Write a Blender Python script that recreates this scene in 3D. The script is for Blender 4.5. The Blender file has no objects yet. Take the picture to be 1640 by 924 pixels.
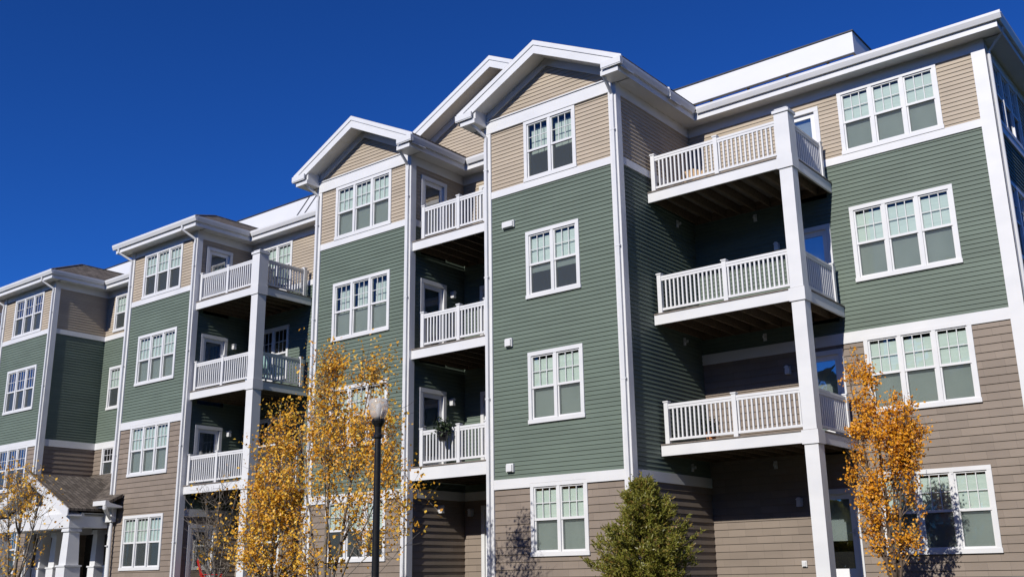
import bpy, bmesh, math, random
from mathutils import Vector, Matrix
random.seed(11)
R = math.radians
scene = bpy.context.scene
COL = scene.collection

# ------------------------------------------------------------------ camera
cam_d = bpy.data.cameras.new("camera")
cam = bpy.data.objects.new("camera", cam_d); COL.objects.link(cam)
yaw, pitch, roll = R(38.406), R(15.672), R(-0.876)
fw = Vector((-math.sin(yaw)*math.cos(pitch), math.cos(yaw)*math.cos(pitch), math.sin(pitch)))
rt = Vector((math.cos(yaw), math.sin(yaw), 0)); up = rt.cross(fw)
r2 = rt*math.cos(roll) + up*math.sin(roll); u2 = -rt*math.sin(roll) + up*math.cos(roll)
m = Matrix((r2, u2, -fw)).transposed().to_4x4()
cam.matrix_world = m                       # the eye is the origin of the scene
cam_d.sensor_width = 36.0; cam_d.lens = 1647.2/1640*36.0
cam_d.clip_start = 0.1; cam_d.clip_end = 3000
scene.camera = cam

# ------------------------------------------------------------------ light
LD = Vector((-0.092, 1.0, -0.60)).normalized()      # direction the sunlight travels
elev = math.asin(-LD.z); az = math.atan2(-LD.x, -LD.y)   # azimuth of the sun clockwise from +Y
world = bpy.data.worlds.new("World"); scene.world = world; world.use_nodes = True
nt = world.node_tree; nt.nodes.clear()
sky = nt.nodes.new('ShaderNodeTexSky'); sky.sky_type = 'NISHITA'; sky.sun_disc = False
sky.sun_elevation = elev; sky.sun_rotation = az
sky.altitude = 1500; sky.air_density = 1.0; sky.dust_density = 0.0; sky.ozone_density = 6.0
hs = nt.nodes.new('ShaderNodeHueSaturation'); hs.inputs['Saturation'].default_value = 1.0; hs.inputs['Hue'].default_value=0.50
hs.inputs['Value'].default_value = 1.0
bg = nt.nodes.new('ShaderNodeBackground'); bg.inputs[1].default_value = 0.06
wo = nt.nodes.new('ShaderNodeOutputWorld')
gm_ = nt.nodes.new('ShaderNodeGamma'); gm_.inputs[1].default_value = 1.25
nt.links.new(sky.outputs[0], gm_.inputs[0]); nt.links.new(gm_.outputs[0], hs.inputs['Color']); tint = nt.nodes.new('ShaderNodeMixRGB'); tint.blend_type = 'MULTIPLY'; tint.inputs[0].default_value = 1.0; tint.inputs[2].default_value = (0.27, 0.71, 1.28, 1)
nt.links.new(hs.outputs[0], tint.inputs[1]); nt.links.new(tint.outputs[0], bg.inputs[0]); nt.links.new(bg.outputs[0], wo.inputs[0])
sun_d = bpy.data.lights.new("sun", 'SUN'); sun_d.energy = 4.5; sun_d.angle = R(0.5); sun_d.color = (1.0, 0.955, 0.89)
sun = bpy.data.objects.new("sun", sun_d); COL.objects.link(sun)
sun.rotation_euler = LD.to_track_quat('-Z', 'Y').to_euler()
scene.view_settings.view_transform = 'Standard'; scene.view_settings.look = 'None'
scene.view_settings.exposure = 0.06; scene.view_settings.gamma = 1.0
scene.render.engine = 'CYCLES'
scene.cycles.max_bounces = 6; scene.cycles.transparent_max_bounces = 12
scene.cycles.diffuse_bounces = 2; scene.cycles.glossy_bounces = 3

# ------------------------------------------------------------------ materials
def new_mat(name):
    mt = bpy.data.materials.new(name); mt.use_nodes = True
    return mt, mt.node_tree, mt.node_tree.nodes['Principled BSDF']
def N(t, kind, **kw):
    n = t.nodes.new(kind)
    for k, v in kw.items(): setattr(n, k, v)
    return n
def ramp2(t, fac, c0, c1, p0=0.3, p1=0.7):
    r = N(t, 'ShaderNodeValToRGB'); r.color_ramp.elements[0].color = (*c0, 1); r.color_ramp.elements[1].color = (*c1, 1)
    r.color_ramp.elements[0].position = p0; r.color_ramp.elements[1].position = p1
    t.links.new(fac, r.inputs[0]); return r.outputs[0]
def objcoord(t, scale=(1, 1, 1)):
    tc = N(t, 'ShaderNodeTexCoord'); mp = N(t, 'ShaderNodeMapping'); mp.inputs['Scale'].default_value = scale
    t.links.new(tc.outputs['Object'], mp.inputs[0]); return mp.outputs[0]
def mat_noise(name, c0, c1, scale=(3, 3, 3), rough=0.6, detail=5, bump=0.0, spec=0.4):
    mt, t, p = new_mat(name)
    n = N(t, 'ShaderNodeTexNoise'); n.inputs['Scale'].default_value = 1; n.inputs['Detail'].default_value = detail
    t.links.new(objcoord(t, scale), n.inputs['Vector'])
    t.links.new(ramp2(t, n.outputs['Fac'], c0, c1), p.inputs['Base Color'])
    p.inputs['Roughness'].default_value = rough; p.inputs['Specular IOR Level'].default_value = spec
    if bump:
        b = N(t, 'ShaderNodeBump'); b.inputs['Strength'].default_value = bump; b.inputs['Distance'].default_value = 0.01
        t.links.new(n.outputs['Fac'], b.inputs['Height']); t.links.new(b.outputs[0], p.inputs['Normal'])
    return mt
def siding_mat(name, col, row, wid, var=0.07, joint=0.55, rough=0.62):
    """boards: every board length gets its own slight tone, thin butt joints, fine weathering"""
    mt, t, p = new_mat(name)
    tc = N(t, 'ShaderNodeTexCoord'); sx = N(t, 'ShaderNodeSeparateXYZ'); t.links.new(tc.outputs['Object'], sx.inputs[0])
    ad = N(t, 'ShaderNodeMath', operation='ADD'); t.links.new(sx.outputs[0], ad.inputs[0]); t.links.new(sx.outputs[1], ad.inputs[1])
    cb = N(t, 'ShaderNodeCombineXYZ'); t.links.new(ad.outputs[0], cb.inputs[0]); t.links.new(sx.outputs[2], cb.inputs[1])
    br = N(t, 'ShaderNodeTexBrick'); br.offset = 0.37; br.offset_frequency = 3
    br.inputs['Scale'].default_value = 1; br.inputs['Brick Width'].default_value = wid; br.inputs['Row Height'].default_value = row
    br.inputs['Mortar Size'].default_value = 0.004; br.inputs['Mortar Smooth'].default_value = 0.0
    lo = tuple(c*(1-var) for c in col); hi = tuple(min(1, c*(1+var)) for c in col)
    br.inputs['Color1'].default_value = (*lo, 1); br.inputs['Color2'].default_value = (*hi, 1)
    mid = tuple(c*(1-(1-joint)*0.35) for c in col)
    br.inputs['Mortar'].default_value = (*mid, 1)
    t.links.new(cb.outputs[0], br.inputs['Vector'])
    n = N(t, 'ShaderNodeTexNoise'); n.inputs['Scale'].default_value = 1; n.inputs['Detail'].default_value = 6
    mp = N(t, 'ShaderNodeMapping'); mp.inputs['Scale'].default_value = (0.9, 0.9, 2.2); t.links.new(tc.outputs['Object'], mp.inputs[0])
    t.links.new(mp.outputs[0], n.inputs['Vector'])
    mr = N(t, 'ShaderNodeMapRange'); mr.inputs[1].default_value = 0.3; mr.inputs[2].default_value = 0.7
    mr.inputs[3].default_value = 0.90; mr.inputs[4].default_value = 1.06; t.links.new(n.outputs['Fac'], mr.inputs[0])
    mx = N(t, 'ShaderNodeVectorMath', operation='SCALE'); t.links.new(br.outputs['Color'], mx.inputs[0]); t.links.new(mr.outputs[0], mx.inputs['Scale'])
    t.links.new(mx.outputs[0], p.inputs['Base Color'])
    g = N(t, 'ShaderNodeTexNoise'); g.inputs['Scale'].default_value = 1; g.inputs['Detail'].default_value = 3
    mp2 = N(t, 'ShaderNodeMapping'); mp2.inputs['Scale'].default_value = (6, 6, 90); t.links.new(tc.outputs['Object'], mp2.inputs[0])
    t.links.new(mp2.outputs[0], g.inputs['Vector'])
    b = N(t, 'ShaderNodeBump'); b.inputs['Strength'].default_value = 0.25; b.inputs['Distance'].default_value = 0.004
    t.links.new(g.outputs['Fac'], b.inputs['Height']); t.links.new(b.outputs[0], p.inputs['Normal'])
    p.inputs['Roughness'].default_value = rough; p.inputs['Specular IOR Level'].default_value = 0.3
    return mt
GREEN_ROW, BROWN_ROW = 0.1016, 0.170
M = {}
M['white'] = mat_noise('white_trim', (0.625, 0.63, 0.635), (0.69, 0.69, 0.685), (1.3, 1.3, 2.5), 0.42)
M['green'] = siding_mat('green_siding', (0.123, 0.159, 0.127), GREEN_ROW, 3.66, 0.045)
M['tan'] = siding_mat('tan_siding', (0.42, 0.352, 0.268), GREEN_ROW, 3.66, 0.03)
M['brown'] = siding_mat('brown_siding', (0.226, 0.183, 0.146), BROWN_ROW, 0.44, 0.075, 0.35)
M['shingle'] = None
mt, t, p = new_mat('roof_shingles')
br = N(t, 'ShaderNodeTexBrick'); br.inputs['Brick Width'].default_value = 0.30; br.inputs['Row Height'].default_value = 0.14; br.inputs['Scale'].default_value = 1
br.inputs['Color1'].default_value = (0.075, 0.058, 0.043, 1); br.inputs['Color2'].default_value = (0.17, 0.14, 0.11, 1); br.inputs['Mortar'].default_value = (0.03, 0.025, 0.02, 1)
br.inputs['Mortar Size'].default_value = 0.012
tc = N(t, 'ShaderNodeTexCoord'); t.links.new(tc.outputs['Object'], br.inputs['Vector'])
ns = N(t, 'ShaderNodeTexNoise'); ns.inputs['Scale'].default_value = 30; t.links.new(tc.outputs['Object'], ns.inputs['Vector'])
mx = N(t, 'ShaderNodeMixRGB', blend_type='OVERLAY'); mx.inputs[0].default_value = 0.8
t.links.new(br.outputs['Color'], mx.inputs[1]); t.links.new(ns.outputs['Fac'], mx.inputs[2]); t.links.new(mx.outputs[0], p.inputs['Base Color'])
p.inputs['Roughness'].default_value = 0.95
M['shingle'] = mt
M['wood'] = mat_noise('deck_lumber', (0.09, 0.06, 0.037), (0.17, 0.12, 0.075), (4, 20, 20), 0.8, bump=0.3)
M['grayboard'] = mat_noise('deck_boards', (0.14, 0.12, 0.10), (0.21, 0.18, 0.155), (12, 3, 3), 0.8)
M['black'] = mat_noise('black_metal', (0.008, 0.008, 0.009), (0.014, 0.014, 0.015), (20, 20, 20), 0.35)
M['dark'] = mat_noise('unlit_dark', (0.03, 0.03, 0.033), (0.06, 0.058, 0.055), (1, 1, 1), 0.9)  # dark colour standing in for the shade of unlit interiors
M['blind'] = mat_noise('window_blind', (0.49, 0.56, 0.535), (0.56, 0.625, 0.60), (1.5, 1.5, 24), 0.7)
M['curtain'] = mat_noise('lower_shade', (0.50, 0.57, 0.54), (0.60, 0.665, 0.635), (3, 3, 1.5), 0.85)
M['doorwhite'] = mat_noise('door_paint', (0.74, 0.75, 0.76), (0.80, 0.80, 0.80), (2, 2, 2), 0.35)
M['drain'] = mat_noise('downspout_metal', (0.60, 0.61, 0.62), (0.66, 0.66, 0.665), (2, 2, 3), 0.35)
M['fixture'] = mat_noise('fixture_metal', (0.55, 0.56, 0.57), (0.66, 0.66, 0.66), (9, 9, 9), 0.3)
M['concrete'] = mat_noise('concrete', (0.30, 0.29, 0.27), (0.42, 0.41, 0.39), (2, 2, 2), 0.9, bump=0.3)
M['screenwhite'] = mat_noise('membrane_white', (0.66, 0.665, 0.675), (0.70, 0.70, 0.705), (0.6, 0.6, 1.4), 0.5)

def glass_mat(name, base, tint, rough=0.02):
    mt = bpy.data.materials.new(name); mt.use_nodes = True; t = mt.node_tree; t.nodes.clear()
    o = N(t, 'ShaderNodeOutputMaterial'); tr = N(t, 'ShaderNodeBsdfTransparent'); tr.inputs[0].default_value = (*tint, 1)
    gl = N(t, 'ShaderNodeBsdfGlossy'); gl.inputs['Roughness'].default_value = rough
    fr = N(t, 'ShaderNodeFresnel'); fr.inputs['IOR'].default_value = 1.55
    ad = N(t, 'ShaderNodeMath', operation='ADD'); ad.inputs[1].default_value = base; ad.use_clamp = True
    t.links.new(fr.outputs[0], ad.inputs[0])
    nn = N(t, 'ShaderNodeTexNoise'); nn.inputs['Scale'].default_value = 1.7
    tc = N(t, 'ShaderNodeTexCoord'); t.links.new(tc.outputs['Object'], nn.inputs['Vector'])
    b = N(t, 'ShaderNodeBump'); b.inputs['Strength'].default_value = 0.5; b.inputs['Distance'].default_value = 0.006
    t.links.new(nn.outputs['Fac'], b.inputs['Height']); t.links.new(b.outputs[0], gl.inputs['Normal'])
    mx = N(t, 'ShaderNodeMixShader'); t.links.new(ad.outputs[0], mx.inputs[0]); t.links.new(tr.outputs[0], mx.inputs[1]); t.links.new(gl.outputs[0], mx.inputs[2])
    t.links.new(mx.outputs[0], o.inputs[0]); return mt
M['glass'] = glass_mat('window_glass', 0.05, (0.88, 0.92, 0.90))
M['mirrorglass'] = glass_mat('window_glass_bare', 0.30, (0.75, 0.78, 0.78))
mt = bpy.data.materials.new('insect_screen'); mt.use_nodes = True; t = mt.node_tree; t.nodes.clear()
o = N(t, 'ShaderNodeOutputMaterial'); tr = N(t, 'ShaderNodeBsdfTransparent'); df = N(t, 'ShaderNodeBsdfDiffuse'); df.inputs[0].default_value = (0.10, 0.115, 0.115, 1)
mx = N(t, 'ShaderNodeMixShader'); mx.inputs[0].default_value = 0.46
t.links.new(tr.outputs[0], mx.inputs[1]); t.links.new(df.outputs[0], mx.inputs[2]); t.links.new(mx.outputs[0], o.inputs[0]); M['screen'] = mt
mt = bpy.data.materials.new('lamp_glass'); mt.use_nodes = True; t = mt.node_tree; t.nodes.clear()
o = N(t, 'ShaderNodeOutputMaterial'); tr = N(t, 'ShaderNodeBsdfTransparent'); p = N(t, 'ShaderNodeBsdfPrincipled')
p.inputs['Base Color'].default_value = (0.70, 0.65, 0.61, 1); p.inputs['Roughness'].default_value = 0.22
mx = N(t, 'ShaderNodeMixShader'); mx.inputs[0].default_value = 0.5
t.links.new(tr.outputs[0], mx.inputs[1]); t.links.new(p.outputs[0], mx.inputs[2]); t.links.new(mx.outputs[0], o.inputs[0]); M['lampglass'] = mt

def leaf_mat(name, cols, trans=0.35, rough=0.6):
    mt = bpy.data.materials.new(name); mt.use_nodes = True; t = mt.node_tree; t.nodes.clear()
    o = N(t, 'ShaderNodeOutputMaterial'); ge = N(t, 'ShaderNodeNewGeometry')
    r = N(t, 'ShaderNodeValToRGB'); els = r.color_ramp.elements
    els[0].color = (*cols[0], 1); els[1].color = (*cols[-1], 1)
    for i, c in enumerate(cols[1:-1]):
        e = els.new((i+1)/(len(cols)-1)); e.color = (*c, 1)
    t.links.new(ge.outputs['Random Per Island'], r.inputs[0])
    d = N(t, 'ShaderNodeBsdfDiffuse'); tl = N(t, 'ShaderNodeBsdfTranslucent'); mx = N(t, 'ShaderNodeMixShader'); mx.inputs[0].default_value = trans
    gl = N(t, 'ShaderNodeBsdfGlossy'); gl.inputs['Roughness'].default_value = 0.45; gl.inputs[0].default_value = (1, 1, 1, 1)
    mg = N(t, 'ShaderNodeMixShader'); mg.inputs[0].default_value = 0.03
    t.links.new(r.outputs[0], d.inputs[0]); t.links.new(r.outputs[0], tl.inputs[0])
    t.links.new(d.outputs[0], mx.inputs[1]); t.links.new(tl.outputs[0], mx.inputs[2])
    t.links.new(mx.outputs[0], mg.inputs[1]); t.links.new(gl.outputs[0], mg.inputs[2]); t.links.new(mg.outputs[0], o.inputs[0]); return mt
M['leaf'] = leaf_mat('autumn_leaves', [(0.55, 0.24, 0.018), (0.80, 0.42, 0.03), (0.87, 0.51, 0.045), (0.92, 0.60, 0.08), (0.74, 0.33, 0.02), (0.56, 0.47, 0.08)], 0.35)
M['leaf_orange'] = leaf_mat('orange_leaves', [(0.52, 0.20, 0.012), (0.80, 0.35, 0.018), (0.86, 0.41, 0.02), (0.90, 0.48, 0.035), (0.68, 0.26, 0.012)], 0.35)
M['needle'] = leaf_mat('juniper_needles', [(0.12, 0.125, 0.02), (0.20, 0.205, 0.03), (0.26, 0.26, 0.04), (0.32, 0.305, 0.055), (0.20, 0.205, 0.03), (0.36, 0.21, 0.06)], 0.35)
M['bark'] = mat_noise('gray_bark', (0.10, 0.085, 0.07), (0.24, 0.21, 0.18), (18, 18, 6), 0.9, bump=0.5)
M['darkbark'] = mat_noise('brown_bark', (0.07, 0.05, 0.035), (0.14, 0.10, 0.07), (18, 18, 6), 0.9, bump=0.5)
M['red'] = mat_noise('red_paint', (0.55, 0.02, 0.015), (0.65, 0.03, 0.02), (5, 5, 5), 0.35)
M['aqua'] = mat_noise('aqua_plastic', (0.36, 0.58, 0.56), (0.44, 0.66, 0.63), (5, 5, 5), 0.45)
M['bluecloth'] = mat_noise('blue_cloth', (0.05, 0.12, 0.30), (0.08, 0.18, 0.40), (9, 9, 9), 0.8)
M['darkfurn'] = mat_noise('dark_wicker', (0.05, 0.05, 0.055), (0.10, 0.10, 0.105), (30, 30, 30), 0.6)
M['tanwood'] = mat_noise('pale_wood', (0.42, 0.27, 0.13), (0.52, 0.35, 0.18), (8, 8, 30), 0.6)
M['terracotta'] = mat_noise('terracotta', (0.42, 0.16, 0.06), (0.50, 0.21, 0.09), (9, 9, 9), 0.8)
M['dkgreen'] = leaf_mat('potted_leaves', [(0.012, 0.02, 0.01), (0.03, 0.05, 0.02), (0.05, 0.07, 0.03)], 0.2)

# ------------------------------------------------------------------ helpers
class MB:
    """collects faces in world coordinates and links them as one mesh object"""
    def __init__(s, T=None): s.v = []; s.f = []; s.T = T or (lambda a, b, c: (a, b, c))
    def face(s, pts):
        i = len(s.v); s.v += [s.T(*p) for p in pts]; s.f.append(tuple(range(i, i+len(pts)))); return s
    def box(s, a0, a1, b0, b1, c0, c1):
        i = len(s.v)
        s.v += [s.T(a, b, c) for a in (a0, a1) for b in (b0, b1) for c in (c0, c1)]
        for q in ((0, 1, 3, 2), (4, 6, 7, 5), (0, 4, 5, 1), (2, 3, 7, 6), (0, 2, 6, 4), (1, 5, 7, 3)): s.f.append(tuple(i+k for k in q))
        return s
    def prism(s, poly, d0, d1, axis='y'):
        """poly of (a, z) extruded along the other horizontal axis"""
        i = len(s.v); n = len(poly)
        for d in (d0, d1):
            for a, z in poly: s.v.append(s.T(a, d, z) if axis == 'y' else s.T(d, a, z))
        s.f.append(tuple(range(i, i+n))); s.f.append(tuple(range(i+2*n-1, i+n-1, -1)))
        for k in range(n): s.f.append((i+k, i+(k+1) % n, i+n+(k+1) % n, i+n+k))
        return s
    def tube(s, pts, rad, seg=8, cap=True):
        pts = [Vector(s.T(*p)) for p in pts]
        if not hasattr(rad, '__len__'): rad = [rad]*len(pts)
        i0 = len(s.v); prev = None
        for k, p in enumerate(pts):
            d = (pts[min(k+1, len(pts)-1)] - pts[max(k-1, 0)]).normalized()
            if prev is None:
                a = d.orthogonal().normalized()
            else:
                a = (prev - d*prev.dot(d))
                a = a.normalized() if a.length > 1e-6 else d.orthogonal().normalized()
            prev = a; b = d.cross(a)
            for q in range(seg):
                w = 2*math.pi*q/seg; s.v.append(tuple(p + (a*math.cos(w)+b*math.sin(w))*rad[k]))
        for k in range(len(pts)-1):
            for q in range(seg):
                A = i0+k*seg+q; B = i0+k*seg+(q+1) % seg; s.f.append((A, B, B+seg, A+seg))
        if cap:
            s.f.append(tuple(range(i0+seg-1, i0-1, -1))); j = i0+(len(pts)-1)*seg; s.f.append(tuple(range(j, j+seg)))
        return s
    def lathe(s, cx, cy, prof, seg=20):
        i0 = len(s.v)
        for r, z in prof:
            for q in range(seg):
                w = 2*math.pi*q/seg; s.v.append((cx+r*math.cos(w), cy+r*math.sin(w), z))
        for k in range(len(prof)-1):
            for q in range(seg):
                A = i0+k*seg+q; B = i0+k*seg+(q+1) % seg; s.f.append((A, B, B+seg, A+seg))
        s.f.append(tuple(range(i0+seg-1, i0-1, -1))); j = i0+(len(prof)-1)*seg; s.f.append(tuple(range(j, j+seg)))
        return s
    def build(s, name, mat, parent=None, origin=None, recalc=True, smooth=False):
        """verts are given in world coordinates; the whole family shares the thing's origin"""
        if parent is not None:
            r = parent
            while r.parent: r = r.parent
            og = Vector(r.location)
        else: og = Vector(origin or (0, 0, 0))
        me = bpy.data.meshes.new(name)
        me.from_pydata([tuple(Vector(v)-og) for v in s.v], [], s.f)
        if recalc:
            bm = bmesh.new(); bm.from_mesh(me); bmesh.ops.recalc_face_normals(bm, faces=bm.faces); bm.to_mesh(me); bm.free()
        if smooth:
            for pl in me.polygons: pl.use_smooth = True
        me.materials.append(M[mat]); me.update()
        o = bpy.data.objects.new(name, me); COL.objects.link(o)
        if parent is not None: o.parent = parent
        else: o.location = og
        return o
def tag(o, label=None, cat=None, group=None, kind=None):
    if label: o['label'] = label
    if cat: o['category'] = cat
    if group: o['group'] = group
    if kind: o['kind'] = kind
    return o
def thing(name, loc, label, cat, group=None):
    o = bpy.data.objects.new(name, None); o.empty_display_size = 0.3; COL.objects.link(o); o.location = loc
    return tag(o, label, cat, group)

# ------------------------------------------------------------------ measured layout (metres, camera eye at 0,0,0)
XC = -4.594                     # right corner of the building
XI, XL3 = -12.053, -16.055      # third bay
XR2, XL2 = -18.846, -22.66      # second bay
XR1, XL1 = -28.813, -32.688     # first bay
XR0, XL0 = -38.131, -42.174     # far left bay
XN = -46.3                      # next bay, at the left edge of the frame
XE = -56.0
YF, YM, Y2 = 19.305, 22.883, 21.55
YB = 38.0
ZG = -0.35
GB0, GB1 = 2.014, 2.243         # ground band
MB0, MB1 = 5.043, 5.296         # middle band
TB0, TB1 = 9.401, 9.587         # tan band
ZFR, ZS = 11.20, 11.46          # frieze bottom, soffit
ZE = 11.75; OV = 0.58; PITCH = 0.5
GA0, GA1 = 11.24, 11.56         # band across the gable bays
FL = [-0.13, 2.92, 5.95, 8.99]  # finished floors

# ------------------------------------------------------------------ ground
def ground_z(x, y):
    if y > 15: b = ZG
    else: b = ZG - 1.25*min(1.0, (15-y)/13.0)
    return b
def make_ground():
    xs = [-900, -400, -150, -80]+[-60+4*i for i in range(22)]+[40, 80, 200, 500, 900]
    ys = [-900, -400, -150, -60, -20]+[-10+2.5*i for i in range(12)]+[24, 40, 80, 200, 500, 1500]
    mb = MB()
    for x in xs:
        for y in ys: mb.v.append((x, y, ground_z(x, y)))
    n = len(ys)
    for i in range(len(xs)-1):
        for j in range(n-1): mb.f.append((i*n+j, (i+1)*n+j, (i+1)*n+j+1, i*n+j+1))
    return mb
M['grass'] = mat_noise('lawn', (0.02, 0.028, 0.010), (0.045, 0.052, 0.020), (0.6, 0.6, 0.6), 0.95, 8)
M['asphalt'] = mat_noise('asphalt', (0.04, 0.04, 0.042), (0.06, 0.06, 0.062), (3, 3, 3), 0.9, 8)
tag(make_ground().build('ground', 'grass', smooth=True), kind='structure')
rd = MB(); rd.box(-90, 40, -9.0, 2.0, -1.75, -1.594)
tag(rd.build('road', 'asphalt'), kind='structure')
sw = MB()
for y0, y1 in ((8.6, 9.2), (9.2, 9.8), (9.8, 10.2)):
    sw.face([(-60, y0, ground_z(0, y0)+.02), (12, y0, ground_z(0, y0)+.02), (12, y1, ground_z(0, y1)+.02), (-60, y1, ground_z(0, y1)+.02)])
tag(sw.build('path', 'concrete'), kind='structure')

# trees added out of view behind the camera: they show in the panes and keep the low sky off the walls
random.seed(5)
M['wood_leaf'] = leaf_mat('far_leaves', [(0.02, 0.03, 0.01), (0.04, 0.05, 0.015), (0.07, 0.06, 0.02)], 0.15)
wd = MB()
def _card(x, y, z, s_):
    n_ = Vector((random.uniform(-1, 1), random.uniform(-1, 1), random.uniform(-1, 1))).normalized(); a_ = n_.orthogonal().normalized()*s_; b_ = n_.cross(a_)
    c_ = Vector((x, y, z)); wd.face([tuple(c_-a_), tuple(c_-b_*.7), tuple(c_+a_), tuple(c_+b_*.7)])
for i in range(19000):
    q = random.random()
    if q < .68: bx_, by_ = random.uniform(-75, 40), random.gauss(-24, 2)
    else: bx_, by_ = random.gauss(42, 2), random.uniform(-22, 60)
    top_ = 17+3.0*math.sin(bx_*.23+by_*.31)+1.6*math.sin(bx_*.71+1+by_*.9)
    _card(bx_, by_, -1.6+top_*random.random()**.8, random.uniform(.45, .95))
tag(wd.build('added_woods', 'wood_leaf', recalc=False), kind='stuff')

# ------------------------------------------------------------------ the building
B = thing('apartment_building', (-23, 21, ZG), 'four storey apartment building with green, tan and brown siding, white trim, gables and stacked balconies', 'apartment building')
def front(yp): return lambda u, w, z: (u, yp-w, z)        # u to the right, w outwards
def side(xp, s=1): return lambda u, w, z: (xp+s*w, u, z)
def cut(x0, x1, ops, z):
    """free intervals of x0..x1 at height z"""
    iv = [(x0, x1)]
    for a, b, c, d in ops:
        if c <= z <= d:
            nv = []
            for p, q in iv:
                if b <= p or a >= q: nv.append((p, q)); continue
                if a > p: nv.append((p, a))
                if b < q: nv.append((b, q))
            iv = nv
    return iv
def siding(T, u0, u1, z0, z1, kind, ops=(), rng=None):
    row = BROWN_ROW if kind == 'brown' else GREEN_ROW
    thick = 0.024 if kind != 'brown' else 0.026
    mb = MB(T)
    k0 = int(math.floor(z0/row)); k1 = int(math.ceil(z1/row))
    for k in range(k0, k1):
        a = k*row; b = a+row
        zs = sorted(set([max(a, z0), min(b, z1)]+[z for o in ops for z in o[2:4] if max(a, z0) < z < min(b, z1)]))
        for za, zb in zip(zs[:-1], zs[1:]):
            if zb-za < 1e-4: continue
            wa = 0.004+(thick-0.004)*(b-za)/row; wb = 0.004+(thick-0.004)*(b-zb)/row
            zm = (za+zb)/2
            if rng: ea = rng(za); eb = rng(zb)
            for p, q in cut(u0, u1, ops, zm):
                if rng:
                    pa, qa = max(p, ea[0]), min(q, ea[1]); pb, qb = max(p, eb[0]), min(q, eb[1])
                    if qa <= pa: continue
                    if qb < pb: pb = qb = (pb+qb)/2
                else: pa = pb = p; qa = qb = q
                mb.face([(pa, wa, za), (qa, wa, za), (qb, wb, zb), (pb, wb, zb)])
                if abs(za-a) < 1e-6: mb.face([(pa, 0.004, za), (qa, 0.004, za), (qa, wa, za), (pa, wa, za)])
    return mb.build('siding', kind, B, recalc=False)
def board(T, u0, u1, z0, z1, name='trim_band', w=0.045, cap=False, mat='white'):
    mb = MB(T); mb.box(u0, u1, 0, w, z0, z1)
    if cap: mb.box(u0, u1, 0, w+0.03, z1-0.002, z1+0.025)
    return mb.build(name, mat, B)

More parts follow.
